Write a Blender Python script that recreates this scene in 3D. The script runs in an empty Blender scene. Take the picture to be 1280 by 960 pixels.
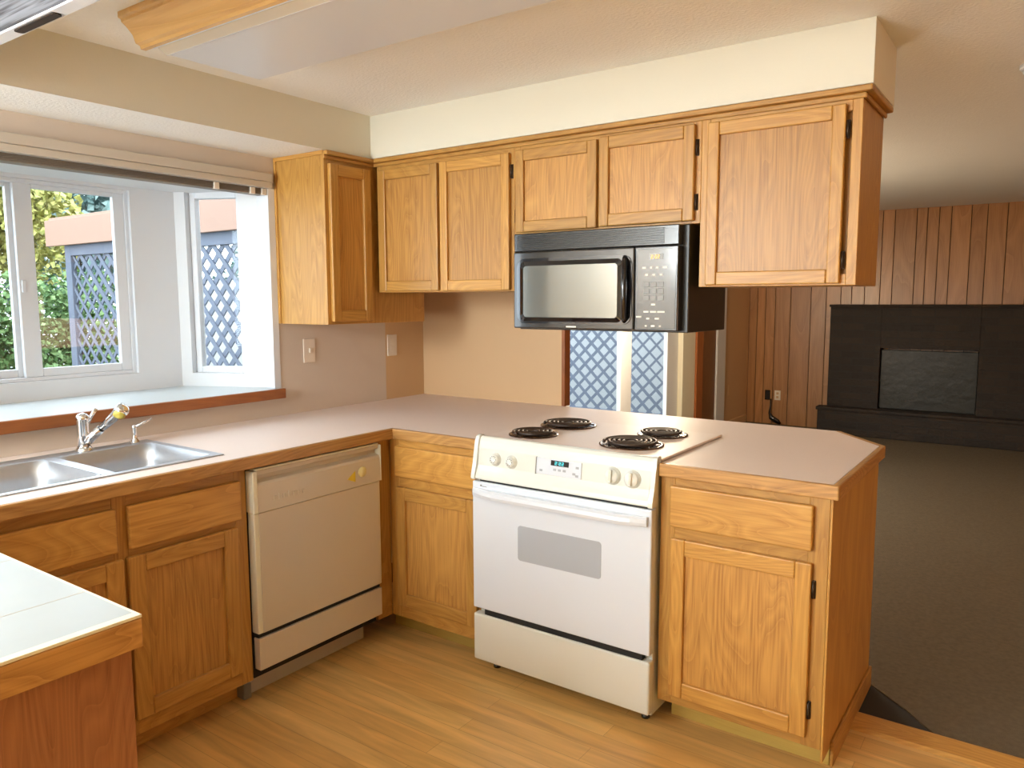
import bpy, bmesh, math, random
from mathutils import Vector, Matrix
random.seed(7)
S = bpy.context.scene
COL = S.collection
PI = math.pi

# ------------------------------------------------------------------ camera
CAM = Vector((2.9434, -2.3193, 1.464)); YAW, PITCH, ROLL, FPX = 0.6151, -0.1099, -0.0032, 953.7
F = Vector((-math.sin(YAW)*math.cos(PITCH), math.cos(YAW)*math.cos(PITCH), math.sin(PITCH)))
R = Vector((math.cos(YAW), math.sin(YAW), 0)); U = R.cross(F)
R2 = R*math.cos(ROLL)+U*math.sin(ROLL); U2 = -R*math.sin(ROLL)+U*math.cos(ROLL)
cam = bpy.data.objects.new('camera', bpy.data.cameras.new('camera')); COL.objects.link(cam)
cam.matrix_world = Matrix(((R2.x, U2.x, -F.x, CAM.x), (R2.y, U2.y, -F.y, CAM.y), (R2.z, U2.z, -F.z, CAM.z), (0, 0, 0, 1)))
cam.data.sensor_width = 36; cam.data.lens = FPX/1280*36; cam.data.clip_start = .05; cam.data.clip_end = 200
S.camera = cam

# ------------------------------------------------------------------ world, lights, exposure
S.view_settings.view_transform = 'Standard'; S.view_settings.look = 'None'
S.view_settings.gamma = 1; S.view_settings.use_curve_mapping = False
S.view_settings.exposure = 0.26
w = bpy.data.worlds.new('sky'); S.world = w; w.use_nodes = True
nt = w.node_tree; bg = nt.nodes['Background']
bg.inputs[0].default_value = (.80, .90, 1.0, 1); bg.inputs[1].default_value = 6.8
S.cycles.use_denoising = True
S.cycles.max_bounces = 10; S.cycles.diffuse_bounces = 6; S.cycles.glossy_bounces = 4
S.cycles.transparent_max_bounces = 16; S.cycles.sample_clamp_indirect = 6; S.cycles.caustics_reflective = False; S.cycles.caustics_refractive = False

def light(name, kind, loc, energy, color, aim=None, **kw):
    d = bpy.data.lights.new(name, kind); d.energy = energy; d.color = color
    for k, v in kw.items(): setattr(d, k, v)
    o = bpy.data.objects.new(name, d); COL.objects.link(o); o.location = loc
    if aim: o.rotation_euler = (Vector(aim)-Vector(loc)).to_track_quat('-Z', 'Y').to_euler()
    return o
def portal(name, loc, aim, sx, sy):
    o = light(name, 'AREA', loc, 1, (1, 1, 1), aim, shape='RECTANGLE', size=sx, size_y=sy); o.data.cycles.is_portal = True
light('sun', 'SUN', (3, -3, 8), 1.2, (1, .93, .82), (3-4, -3+1.2, 8-6.0), angle=.02)
# unseen sources: an assumed patio door behind the viewer, an added unseen fill lamp for floor and counters, an assumed dining lamp behind the hanging cabinets
light('patio_door_daylight', 'AREA', (.95, -4.45, 1.35), 94, (.87, .955, 1), (1.0, 0, 1.2), shape='RECTANGLE', size=1.8, size_y=2.0)
light('kitchen_lamp', 'POINT', (.55, -3.5, 1.85), 138, (.86, .95, 1), shadow_soft_size=.25)
light('dining_lamp', 'POINT', (.55, 3.0, 1.45), 80, (1, .80, .56), shadow_soft_size=.12)
light('living_window_daylight', 'AREA', (5.95, 2.5, 1.45), 20, (1, .58, .38), (0, 2.5, 1.40), shape='RECTANGLE', size=1.7, size_y=1.1)  # added unseen red-orange light to redden faces turned to it; no window built
portal('bay_portal', (-.50, -1.0, 1.52), (1, -1.0, 1.52), 1.9, .95)
portal('slider_portal', (-.14, 3.75, 1.0), (1, 3.75, 1.0), 2.6, 2.0)

# ------------------------------------------------------------------ materials
def new_mat(name):
    m = bpy.data.materials.new(name); m.use_nodes = True
    nt = m.node_tree; return m, nt, nt.nodes, nt.links, nt.nodes['Principled BSDF']
def plain(name, c, rough=.5, metal=0, bump=0, bscale=60, emit=None, spec=.5, vary=0, vscale=3, coat=0):
    m, nt, N, L, b = new_mat(name)
    b.inputs['Base Color'].default_value = (*c, 1); b.inputs['Roughness'].default_value = rough
    b.inputs['Metallic'].default_value = metal; b.inputs['Specular IOR Level'].default_value = spec
    b.inputs['Coat Weight'].default_value = coat
    tc = N.new('ShaderNodeTexCoord')
    if emit:
        b.inputs['Emission Color'].default_value = (*emit[0], 1); b.inputs['Emission Strength'].default_value = emit[1]
    n = N.new('ShaderNodeTexNoise'); n.inputs['Scale'].default_value = vscale; n.inputs['Detail'].default_value = 5
    L.new(tc.outputs['Object'], n.inputs['Vector'])
    mx = N.new('ShaderNodeMix'); mx.data_type = 'RGBA'; v = max(vary, .02)
    mx.inputs['A'].default_value = (*[x*(1-v) for x in c], 1); mx.inputs['B'].default_value = (*[min(1, x*(1+v)) for x in c], 1)
    L.new(n.outputs['Fac'], mx.inputs['Factor']); L.new(mx.outputs['Result'], b.inputs['Base Color'])
    if bump:
        n2 = N.new('ShaderNodeTexNoise'); n2.inputs['Scale'].default_value = bscale; n2.inputs['Detail'].default_value = 4
        L.new(tc.outputs['Object'], n2.inputs['Vector'])
        bp = N.new('ShaderNodeBump'); bp.inputs['Strength'].default_value = bump; bp.inputs['Distance'].default_value = .01
        L.new(n2.outputs['Fac'], bp.inputs['Height']); L.new(bp.outputs['Normal'], b.inputs['Normal'])
    return m
def wood(name, axis, light_c, dark_c, rough=.44, rings=26, pore=.35, island=False, low=1.0, coat=.06):
    m, nt, N, L, b = new_mat(name)
    tc = N.new('ShaderNodeTexCoord'); oi = N.new('ShaderNodeObjectInfo')
    mul = N.new('ShaderNodeVectorMath'); mul.operation = 'SCALE'; mul.inputs[0].default_value = (7.3, 5.1, 9.7)
    if island:
        ge = N.new('ShaderNodeNewGeometry'); L.new(ge.outputs['Random Per Island'], mul.inputs['Scale'])
    else: L.new(oi.outputs['Random'], mul.inputs['Scale'])
    add = N.new('ShaderNodeVectorMath'); add.operation = 'ADD'
    L.new(tc.outputs['Object'], add.inputs[0]); L.new(mul.outputs[0], add.inputs[1])
    def mapped(al, cr):
        mp = N.new('ShaderNodeMapping'); s = [cr]*3; s['xyz'.index(axis)] = al
        mp.inputs['Scale'].default_value = s; L.new(add.outputs[0], mp.inputs['Vector']); return mp.outputs[0]
    n1 = N.new('ShaderNodeTexNoise'); n1.inputs['Scale'].default_value = 1; n1.inputs['Detail'].default_value = 1.5; n1.inputs['Distortion'].default_value = .25
    L.new(mapped(.9*low, 5.5*low), n1.inputs['Vector'])
    mm = N.new('ShaderNodeMath'); mm.operation = 'MULTIPLY'; mm.inputs[1].default_value = rings; L.new(n1.outputs['Fac'], mm.inputs[0])
    fr = N.new('ShaderNodeMath'); fr.operation = 'FRACT'; L.new(mm.outputs[0], fr.inputs[0])
    rp = N.new('ShaderNodeValToRGB'); e = rp.color_ramp.elements
    e[0].position = 0; e[0].color = (.75, .75, .75, 1); e[1].position = 1; e[1].color = (.25, .25, .25, 1)
    q = rp.color_ramp.elements.new(.55); q.color = (.12, .12, .12, 1)
    q = rp.color_ramp.elements.new(.88); q.color = (.6, .6, .6, 1)
    L.new(fr.outputs[0], rp.inputs[0])
    n2 = N.new('ShaderNodeTexNoise'); n2.inputs['Scale'].default_value = 1; n2.inputs['Detail'].default_value = 3
    L.new(mapped(5, 170), n2.inputs['Vector'])
    r2 = N.new('ShaderNodeMapRange'); r2.inputs[1].default_value = .45; r2.inputs[2].default_value = .7; L.new(n2.outputs['Fac'], r2.inputs[0])
    s1 = N.new('ShaderNodeMath'); s1.operation = 'MULTIPLY_ADD'; s1.inputs[1].default_value = pore
    L.new(r2.outputs[0], s1.inputs[0]); sc = N.new('ShaderNodeMath'); sc.operation = 'MULTIPLY'; sc.inputs[1].default_value = .75
    L.new(rp.outputs[0], sc.inputs[0]); L.new(sc.outputs[0], s1.inputs[2])
    mx = N.new('ShaderNodeMix'); mx.data_type = 'RGBA'; mx.clamp_factor = True
    mx.inputs['A'].default_value = (*light_c, 1); mx.inputs['B'].default_value = (*dark_c, 1)
    L.new(s1.outputs[0], mx.inputs['Factor'])
    hs = N.new('ShaderNodeHueSaturation'); L.new(mx.outputs['Result'], hs.inputs['Color'])
    mr = N.new('ShaderNodeMapRange'); mr.inputs[3].default_value = .88; mr.inputs[4].default_value = 1.12
    L.new((ge.outputs['Random Per Island'] if island else oi.outputs['Random']), mr.inputs[0]); L.new(mr.outputs[0], hs.inputs['Value'])
    L.new(hs.outputs[0], b.inputs['Base Color'])
    b.inputs['Roughness'].default_value = rough; b.inputs['Coat Weight'].default_value = coat; b.inputs['Coat Roughness'].default_value = .25
    bp = N.new('ShaderNodeBump'); bp.inputs['Strength'].default_value = .12; bp.inputs['Distance'].default_value = .002
    L.new(s1.outputs[0], bp.inputs['Height']); L.new(bp.outputs['Normal'], b.inputs['Normal'])
    return m
OL, OD = (.55, .295, .066), (.32, .135, .024)
OAK = {a: wood('oak_'+a, a, OL, OD) for a in 'xyz'}
PANELOAK = wood('oak_panel', 'z', (.55, .285, .068), (.33, .148, .034), pore=.6, rings=28)
EDGE = {a: wood('oak_edge_'+a, a, (.51, .275, .08), (.24, .10, .024), rings=34) for a in 'xyz'}
TOE = wood('toe_board', 'x', (.50, .36, .09), (.40, .27, .06), rings=8, pore=.2)
REDWOOD = {a: wood('stained_trim_'+a, a, (.36, .12, .03), (.24, .07, .018), rings=14) for a in 'xyz'}
PANELING = wood('wall_paneling', 'z', (.48, .25, .105), (.29, .135, .05), rough=.36, rings=9, island=True, pore=.3, low=.6, coat=.25)
GREYWOOD = wood('weathered_wood', 'x', (.16, .17, .20), (.03, .03, .035), rough=.8, rings=12, pore=.8, low=.8, coat=0)
PINE = wood('pine_moulding', 'x', (.64, .42, .17), (.46, .25, .08), rings=9, pore=.15)
CREAM = plain('cream_paint', (.71, .675, .56), .6, bump=.06, bscale=220)
WALLPINK = plain('backsplash_paint', (.62, .54, .46), .55, bump=.04, bscale=220)
TAN = plain('tan_paint', (.62, .42, .235), .55, bump=.05, bscale=200, vary=.04)
CEIL = plain('ceiling_paint', (.86, .86, .84), .85, bump=.35, bscale=90)
WHITE = plain('white_trim', (.70, .73, .77), .4)
OFFWHITE = plain('window_paint', (.68, .70, .725), .45, vary=.03)
LAMINATE = plain('laminate', (.84, .73, .68), .50, spec=.35, vary=.05, vscale=300)
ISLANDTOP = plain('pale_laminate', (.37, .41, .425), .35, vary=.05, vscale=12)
SILL = plain('sill_laminate', (.50, .545, .555), .3)
ENAMEL = plain('white_enamel', (.72, .735, .68), .2, coat=.3)
ENAMEL2 = plain('oven_door_enamel', (.69, .735, .80), .18, coat=.3)
COOKTOP = plain('cooktop_enamel', (.86, .755, .71), .48)  # white enamel tinted pink, the tan wall's reflection put into the colour
ALMOND = plain('almond_enamel', (.60, .53, .425), .3, vary=.02)
ALMOND_EDGE = plain('almond_trim', (.76, .73, .58), .4)
GREYGLASS = plain('oven_glass', (.40, .425, .46), .25)
BLACK = plain('black_plastic', (.012, .011, .010), .22, coat=.4)
BLACKSIDE = plain('black_case', (.020, .017, .012), .35)
DARKGAP = plain('dark_gap', (.01, .009, .008), .8)
BLACKGLOSS = plain('black_gloss', (.008, .008, .010), .06, coat=1)
MWGLASS = plain('oven_screen', (.23, .23, .205), .10, metal=.7, coat=.6)
PANELGREY = plain('keypad_panel', (.035, .032, .028), .12, coat=.6)
KEYGREY = plain('key_grey', (.22, .21, .19), .4)
KEYWHITE = plain('key_legend', (.72, .70, .62), .5)
COIL = plain('burner_coil', (.045, .026, .017), .45, metal=.2)
DRIP = plain('drip_bowl', (.10, .055, .035), .25, metal=.8)
STEEL = plain('stainless', (.52, .54, .57), .44, metal=1, vary=.05, vscale=60)
CHROME = plain('chrome', (.80, .80, .80), .12, metal=1)
YELLOWED = plain('yellowed_spray_face', (.60, .50, .10), .4)
HINGE = plain('hinge_bronze', (.05, .032, .02), .4, metal=.6)
YELLOW = plain('yellow_sticker', (.72, .55, .04), .5)
GOLD = plain('gold_badge', (.74, .64, .30), .35)
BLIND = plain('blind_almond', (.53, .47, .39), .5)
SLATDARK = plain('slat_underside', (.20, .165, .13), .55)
DIFF = plain('light_diffuser', (.62, .65, .70), .35)
DIFFSIDE = plain('diffuser_side', (.50, .44, .35), .45)
CARPET = plain('carpet', (.14, .105, .058), .95, bump=1.0, bscale=260, vary=.35, vscale=55)
SUBFLOOR = plain('bare_slab', (.022, .018, .013), .8)
AMBER = plain('amber_display', (.3, .15, .02), .4, emit=((1, .55, .1), 1.1))
TEAL = plain('teal_display', (.02, .2, .22), .4, emit=((.1, .75, .8), .9))
LATTICE = plain('grey_lattice_paint', (.10, .115, .155), .7, vary=.15, vscale=8)
FASCIA = plain('peach_fascia', (.27, .16, .115), .7)
STUCCO = plain('pale_stucco', (.34, .35, .36), .9, bump=.1)
PATIO = plain('patio_concrete', (.10, .11, .085), .9, vary=.1)
BARK = plain('bark', (.10, .075, .05), .9, bump=.5, bscale=30)
PLATE = plain('plate_ivory', (.74, .66, .56), .4)
PLATEW = plain('plate_pale', (.78, .74, .64), .4)
def leafmat(name, c1, c2):
    m, nt, N, L, b = new_mat(name); ge = N.new('ShaderNodeNewGeometry'); mx = N.new('ShaderNodeMix'); mx.data_type = 'RGBA'
    mx.inputs['A'].default_value = (*c1, 1); mx.inputs['B'].default_value = (*c2, 1)
    L.new(ge.outputs['Random Per Island'], mx.inputs['Factor']); L.new(mx.outputs['Result'], b.inputs['Base Color'])
    b.inputs['Roughness'].default_value = .6; return m
LEAFG = leafmat('hedge_leaves', (.055, .13, .036), (.16, .25, .09))
LEAFY = leafmat('yellow_leaves', (.24, .25, .055), (.37, .345, .105))
LEAFB = leafmat('far_leaves', (.08, .145, .135), (.175, .25, .23))
def glassmat():
    m, nt, N, L, b = new_mat('window_glass'); N.remove(b)
    out = [n for n in N if n.type == 'OUTPUT_MATERIAL'][0]
    t = N.new('ShaderNodeBsdfTransparent'); g = N.new('ShaderNodeBsdfGlossy'); g.inputs['Roughness'].default_value = .02
    t.inputs[0].default_value = (.96, .98, .98, 1)
    lw = N.new('ShaderNodeLayerWeight'); pw = N.new('ShaderNodeMath'); pw.operation = 'POWER'; pw.inputs[1].default_value = 5
    L.new(lw.outputs['Facing'], pw.inputs[0]); fr = N.new('ShaderNodeMath'); fr.operation = 'MULTIPLY_ADD'; fr.inputs[1].default_value = .5; fr.inputs[2].default_value = .03
    L.new(pw.outputs[0], fr.inputs[0])
    mx = N.new('ShaderNodeMixShader'); L.new(fr.outputs[0], mx.inputs[0]); L.new(t.outputs[0], mx.inputs[1]); L.new(g.outputs[0], mx.inputs[2])
    L.new(mx.outputs[0], out.inputs[0]); return m
GLASS = glassmat()
def floormat():
    m, nt, N, L, b = new_mat('plank_floor'); tc = N.new('ShaderNodeTexCoord')
    br = N.new('ShaderNodeTexBrick'); br.inputs['Scale'].default_value = 1; br.inputs['Brick Width'].default_value = 1.15
    br.inputs['Row Height'].default_value = .083; br.inputs['Mortar Size'].default_value = .0009; br.offset = .37; br.inputs['Bias'].default_value = 0
    br.inputs['Color1'].default_value = (0, 0, 0, 1); br.inputs['Color2'].default_value = (1, 1, 1, 1); br.inputs['Mortar'].default_value = (.2, .2, .2, 1)
    L.new(tc.outputs['Object'], br.inputs['Vector'])
    r = N.new('ShaderNodeValToRGB'); e = r.color_ramp.elements
    e[0].color = (.68, .39, .12, 1); e[1].color = (.78, .50, .18, 1); L.new(br.outputs['Color'], r.inputs[0])
    mp = N.new('ShaderNodeMapping'); mp.inputs['Scale'].default_value = (1.3, 13, 1); L.new(tc.outputs['Object'], mp.inputs['Vector'])
    n = N.new('ShaderNodeTexNoise'); n.inputs['Scale'].default_value = 1.6; n.inputs['Detail'].default_value = 6; n.inputs['Distortion'].default_value = .8; L.new(mp.outputs[0], n.inputs['Vector'])
    r2 = N.new('ShaderNodeMapRange'); r2.inputs[1].default_value = .3; r2.inputs[2].default_value = .75; r2.inputs[3].default_value = .72; r2.inputs[4].default_value = 1.16; L.new(n.outputs['Fac'], r2.inputs[0])
    mu = N.new('ShaderNodeMix'); mu.data_type = 'RGBA'; mu.blend_type = 'MULTIPLY'; mu.inputs['Factor'].default_value = 1
    L.new(r.outputs[0], mu.inputs['A']); L.new(r2.outputs[0], mu.inputs['B'])
    dk = N.new('ShaderNodeMix'); dk.data_type = 'RGBA'; dk.inputs['B'].default_value = (.22, .11, .04, 1)
    fm = N.new('ShaderNodeMath'); fm.operation = 'MULTIPLY'; fm.inputs[1].default_value = .5; L.new(br.outputs['Fac'], fm.inputs[0])
    L.new(fm.outputs[0], dk.inputs['Factor']); L.new(mu.outputs['Result'], dk.inputs['A']); L.new(dk.outputs['Result'], b.inputs['Base Color'])
    b.inputs['Roughness'].default_value = .36
    return m
FLOOR = floormat()
def brickmat():
    m, nt, N, L, b = new_mat('dark_brick'); tc = N.new('ShaderNodeTexCoord'); mp = N.new('ShaderNodeMapping')
    mp.inputs['Rotation'].default_value = (PI/2, 0, 0); L.new(tc.outputs['Object'], mp.inputs['Vector'])
    br = N.new('ShaderNodeTexBrick'); br.inputs['Scale'].default_value = 1; br.inputs['Brick Width'].default_value = .22; br.inputs['Row Height'].default_value = .075
    br.inputs['Mortar Size'].default_value = .006
    br.inputs['Color1'].default_value = (.011, .0065, .003, 1); br.inputs['Color2'].default_value = (.024, .013, .005, 1); br.inputs['Mortar'].default_value = (.014, .011, .007, 1)
    L.new(mp.outputs[0], br.inputs['Vector']); L.new(br.outputs['Color'], b.inputs['Base Color'])
    n = N.new('ShaderNodeTexNoise'); n.inputs['Scale'].default_value = 35; L.new(tc.outputs['Object'], n.inputs['Vector'])
    ad = N.new('ShaderNodeMath'); ad.operation = 'SUBTRACT'; L.new(n.outputs['Fac'], ad.inputs[0]); L.new(br.outputs['Fac'], ad.inputs[1])
    bp = N.new('ShaderNodeBump'); bp.inputs['Strength'].default_value = .6; bp.inputs['Distance'].default_value = .012
    L.new(ad.outputs[0], bp.inputs['Height']); L.new(bp.outputs['Normal'], b.inputs['Normal']); b.inputs['Roughness'].default_value = .7
    return m
BRICK = brickmat()
INFILL = plain('firebox_cover', (.015, .015, .009), .42, bump=.5, bscale=12, vary=.3, vscale=6)

# ------------------------------------------------------------------ mesh helpers (all in world coordinates)
ORG = {}
class MB:
    def __init__(s): s.bm = bmesh.new(); s.mats = []
    def mi(s, m):
        if m not in s.mats: s.mats.append(m)
        return s.mats.index(m)
    def add(s, verts, faces, m, bev=0, seg=2, smooth=False):
        vs = [s.bm.verts.new(v) for v in verts]; k = s.mi(m); fs = []
        for f in faces:
            fc = s.bm.faces.new([vs[i] for i in f]); fc.material_index = k; fc.smooth = smooth; fs.append(fc)
        if bev:
            es = list({e for f in fs for e in f.edges})
            r = bmesh.ops.bevel(s.bm, geom=es, offset=bev, segments=seg, profile=.5, affect='EDGES', material=-1)
            for f in r['faces']: f.material_index = k
        return s
    def box(s, x0, x1, y0, y1, z0, z1, m, bev=.0015, seg=2):
        x0, x1 = sorted((x0, x1)); y0, y1 = sorted((y0, y1)); z0, z1 = sorted((z0, z1))
        b = min(bev, .45*min(x1-x0, y1-y0, z1-z0))
        v = [(x0, y0, z0), (x1, y0, z0), (x1, y1, z0), (x0, y1, z0), (x0, y0, z1), (x1, y0, z1), (x1, y1, z1), (x0, y1, z1)]
        return s.add(v, [(0, 3, 2, 1), (4, 5, 6, 7), (0, 1, 5, 4), (1, 2, 6, 5), (2, 3, 7, 6), (3, 0, 4, 7)], m, b, seg)
    def prism(s, poly, vec, m, bev=0, seg=2):
        """poly: list of 3D points of a planar outline, extruded by vec."""
        n = len(poly); vec = Vector(vec); a = [Vector(p) for p in poly]
        nrm = Vector((0, 0, 0))
        for i in range(n): nrm += a[i].cross(a[(i+1) % n])
        if nrm.dot(vec) > 0: a.reverse()
        v = a+[p+vec for p in a]
        f = [tuple(range(n)), tuple(range(2*n-1, n-1, -1))]+[((i+1) % n, i, n+i, n+(i+1) % n) for i in range(n)]
        return s.add([tuple(p) for p in v], f, m, bev, seg)
    def tube(s, pts, r, m, seg=12, cap=True, closed=False):
        pts = [Vector(p) for p in pts]; n = len(pts)
        rr = r if isinstance(r, (list, tuple)) else [r]*n
        rings = []; up = None
        for i, p in enumerate(pts):
            if closed: t = (pts[(i+1) % n]-pts[i-1]).normalized()
            else: t = (pts[min(i+1, n-1)]-pts[max(i-1, 0)]).normalized()
            if up is None:
                up = t.cross(Vector((0, 0, 1)) if abs(t.z) < .9 else Vector((1, 0, 0))).normalized()
            else: up = (up-t*up.dot(t)).normalized()
            w2 = t.cross(up)
            rings.append([p+(up*math.cos(2*PI*k/seg)+w2*math.sin(2*PI*k/seg))*rr[i] for k in range(seg)])
        v = [tuple(q) for rg in rings for q in rg]; f = []
        for i in range(n if closed else n-1):
            j = (i+1) % n
            for k in range(seg):
                l = (k+1) % seg; f.append((i*seg+k, i*seg+l, j*seg+l, j*seg+k))
        if cap and not closed: f += [tuple(range(seg-1, -1, -1)), tuple((n-1)*seg+k for k in range(seg))]
        return s.add(v, f, m, smooth=True)
    def lathe(s, prof, c, m, axis=(0, 0, 1), seg=32, smooth=True, cap=True):
        ax = Vector(axis).normalized(); c = Vector(c)
        u = ax.cross(Vector((0, 0, 1)) if abs(ax.z) < .9 else Vector((1, 0, 0))).normalized(); w2 = ax.cross(u)
        v = []; f = []
        for r, h in prof:
            for k in range(seg):
                a = 2*PI*k/seg; v.append(tuple(c+ax*h+(u*math.cos(a)+w2*math.sin(a))*r))
        for i in range(len(prof)-1):
            for k in range(seg):
                l = (k+1) % seg; f.append((i*seg+k, i*seg+l, (i+1)*seg+l, (i+1)*seg+k))
        if cap: f += [tuple(range(seg-1, -1, -1)), tuple((len(prof)-1)*seg+k for k in range(seg))]
        return s.add(v, f, m, smooth=smooth)
    def build(s, name, parent=None, label=None, cat=None, group=None, kind=None, base=None):
        bmesh.ops.recalc_face_normals(s.bm, faces=s.bm.faces)
        me = bpy.data.meshes.new(name); s.bm.verts.ensure_lookup_table()
        if parent is not None: o0 = ORG[parent]
        else:
            xs = [v.co for v in s.bm.verts]
            o0 = Vector(base) if base else Vector(((min(c.x for c in xs)+max(c.x for c in xs))/2, (min(c.y for c in xs)+max(c.y for c in xs))/2, min(c.z for c in xs)))
        for v in s.bm.verts: v.co -= o0
        s.bm.to_mesh(me); s.bm.free()
        for m in s.mats: me.materials.append(m)
        o = bpy.data.objects.new(name, me); COL.objects.link(o)
        if parent is not None: o.parent = parent
        else: o.location = o0
        ORG[o] = o0; tag(o, label, cat, group, kind); return o
def tag(o, label=None, cat=None, group=None, kind=None):
    if label: o['label'] = label
    if cat: o['category'] = cat
    if group: o['group'] = group
    if kind: o['kind'] = kind
def thing(name, loc, label=None, cat=None, group=None, kind=None):
    o = bpy.data.objects.new(name, None); COL.objects.link(o); o.location = loc; o.empty_display_size = .1
    ORG[o] = Vector(loc); tag(o, label, cat, group, kind); return o
def part(name, parent, fn, label=None, kind=None):
    m = MB(); fn(m); return m.build(name, parent, label, kind=kind)

# ------------------------------------------------------------------ the room
CZ, SZ = 2.2986, 2.108          # kitchen ceiling, soffit underside
CH = .926                       # counter top
UY0, UY1 = .2452, .6035         # soffit / hanging cabinets front and back
YB = .9655                      # partial wall and counter back edge
ZW0, ZW1 = 1.03, 1.99           # bay opening
def struct(name, fn, parent=None): 
    m = MB(); fn(m); return m.build(name, parent, kind='structure' if parent is None else None)
struct('floor', lambda m: m.box(-.12, 6.0, -4.6, .46, -.1, 0, FLOOR, 0))
struct('floor_carpet', lambda m: m.prism([(-.12, .73, -.1), (2.455, .73, -.1), (2.50, .69, -.1), (2.60, .60, -.1), (2.66, .53, -.1), (2.71, .478, -.1), (6.0, .478, -.1), (6.0, 6.8, -.1), (-.12, 6.8, -.1)], (0, 0, .104), CARPET))
def slabgap(m): m.box(-.12, 2.72, .46, .74, -.12, -.001, SUBFLOOR, 0)
struct('floor_bare', slabgap)
def thresh(m):
    m.prism([(2.40, .36, 0), (2.40, .372, .012), (2.40, .46, .016), (2.40, .472, .012), (2.40, .476, 0)], (3.6, 0, 0), OAK['x'])
struct('trim_1', thresh)
def ceilk(m): m.box(-.12, 6.0, -4.6, UY1, CZ, CZ+.1, CEIL, 0)
struct('ceiling', ceilk)
def ceil2(m): m.prism([(-.12, UY1, CZ), (-.12, 6.8, CZ+.1), (-.12, 6.8, CZ+.25), (-.12, UY1, CZ+.1)], (6.12, 0, 0), CEIL)
struct('ceiling_living', ceil2)
def soffit(m):
    m.prism([(0, -4.6, SZ), (.342, -4.6, SZ), (.342, UY0, SZ), (2.4628, UY0, SZ), (2.4628, UY1, SZ), (0, UY1, SZ)], (0, 0, CZ-SZ), CREAM, .002)
so = struct('wall_soffit', soffit); so.data.materials.append(CEIL)
for p in so.data.polygons:
    if p.normal.z < -.5: p.material_index = 1
BY0, BY1 = -1.93, -.035
def wl(m):
    for a in [(-4.6, BY0, 0, CZ), (BY0, BY1, 0, ZW0), (BY0, BY1, ZW1, CZ), (BY1, .66, 0, CZ)]:
        m.box(-.12, 0, a[0], a[1], a[2], a[3], WALLPINK, 0)
    m.box(-.12, 0, .66, 2.48, 0, CZ+.05, TAN, 0)
    for a in [(2.48, 5.12, 2.03, CZ+.12), (5.12, 6.8, 0, CZ+.2)]: m.box(-.12, 0, a[0], a[1], a[2], a[3], TAN, 0)
struct('wall_left', wl)
struct('wall_partial', lambda m: m.box(0, .932, YB, 1.01, 0, CZ+.02, TAN, 0))
struct('trim_2', lambda m: m.box(.932, .951, YB-.005, 1.015, CH+.001, CZ+.01, REDWOOD['z'], .002))
def wb(m): m.box(-.12, 6.0, -4.7, -4.6, 0, CZ+.1, CREAM, 0)
struct('wall_back', wb)
def wr(m): m.box(6.0, 6.1, -4.7, 6.8, -.1, CZ+.3, TAN, 0)
struct('wall_right', wr)
YF = 6.7
def wf(m):
    m.box(-.12, 6.0, YF+.012, YF+.1, 0, CZ+.25, DARKGAP, 0)
    g = [-.12, .013, .105, .201, .312, .484, .705, .869, 1.02, 1.13, 1.26, 1.411, 1.527, 1.732, 1.83, 1.937, 2.045, 2.221, 2.358, 2.526]
    while g[-1] < 6.0: g.append(min(6.0, g[-1]+random.choice([.1, .14, .18, .22])))
    for a, b in zip(g, g[1:]): m.box(a+.003, b-.003, YF, YF+.02, 0, CZ+.12, PANELING, .002, 1)
struct('wall_far', wf)
# trim boards on the living side, past the sliding door
def t3(m): m.box(0, .03, 5.63, 5.88, 0, CZ+.07, WHITE, .004)
struct('trim_3', t3)
def t4(m): m.box(0, .022, 5.07, 5.24, 0, 2.12, REDWOOD['z'], .003); m.box(0, .012, 5.24, 5.62, 0, 2.3, wood('door_panel', 'z', (.20, .09, .03), (.13, .05, .016)), .002)
struct('trim_4', t4)
struct('baseboard_left', lambda m: m.box(0, .012, 5.9, 6.7, .004, .09, TAN, .002))

# ---- bay window
BX = -.46
bay = thing('window_1', (-.25, -1.0, ZW0), kind='structure')
A_ = Vector((BX, -.25, 0)); B_ = Vector((-.005, -.038, 0)); E_ = (B_-A_).normalized(); N_ = Vector((E_.y, -E_.x, 0))  # N_ points inside
LEN = (B_-A_).length
def sidebox(m, s0, s1, d0, d1, z0, z1, mat, bev=.0015, mirror=False):
    """box in the frame of the angled bay side: s along it, d towards the room"""
    def P(s, d, z):
        p = A_+E_*s+N_*d
        y = p.y if not mirror else (BY0+BY1)-p.y
        return (p.x, y, z)
    v = [P(s0, d0, z0), P(s1, d0, z0), P(s1, d1, z0), P(s0, d1, z0), P(s0, d0, z1), P(s1, d0, z1), P(s1, d1, z1), P(s0, d1, z1)]
    m.add(v, [(0, 3, 2, 1), (4, 5, 6, 7), (0, 1, 5, 4), (1, 2, 6, 5), (2, 3, 7, 6), (3, 0, 4, 7)], mat, bev)
BYM = BY0+BY1
def baysill(m):
    m.prism([(.028, BY0-.03, 1.021), (.028, BY1-.01, 1.021), (0, BY1-.01, 1.021), (BX-.04, -.23, 1.021), (BX-.04, BYM+.23, 1.021), (0, BY0-.03, 1.021)], (0, 0, .036), SILL, .002)
struct('window_sill', baysill, bay)
struct('sill_edge', lambda m: m.box(.028, .046, BY0-.05, BY1-.008, 1.012, 1.0575, REDWOOD['y'], .003), bay)
def bayroof(m):
    m.prism([(-.119, BY0+.01, ZW1-.02), (-.119, BY1-.01, ZW1-.02), (BX-.06, -.2, ZW1-.02), (BX-.06, BYM+.2, ZW1-.02)], (0, 0, .14), OFFWHITE)
struct('bay_ceiling', bayroof, bay)
wy0, wy1, wz0, wz1 = -1.375, -.462, 1.136, 1.955
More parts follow.
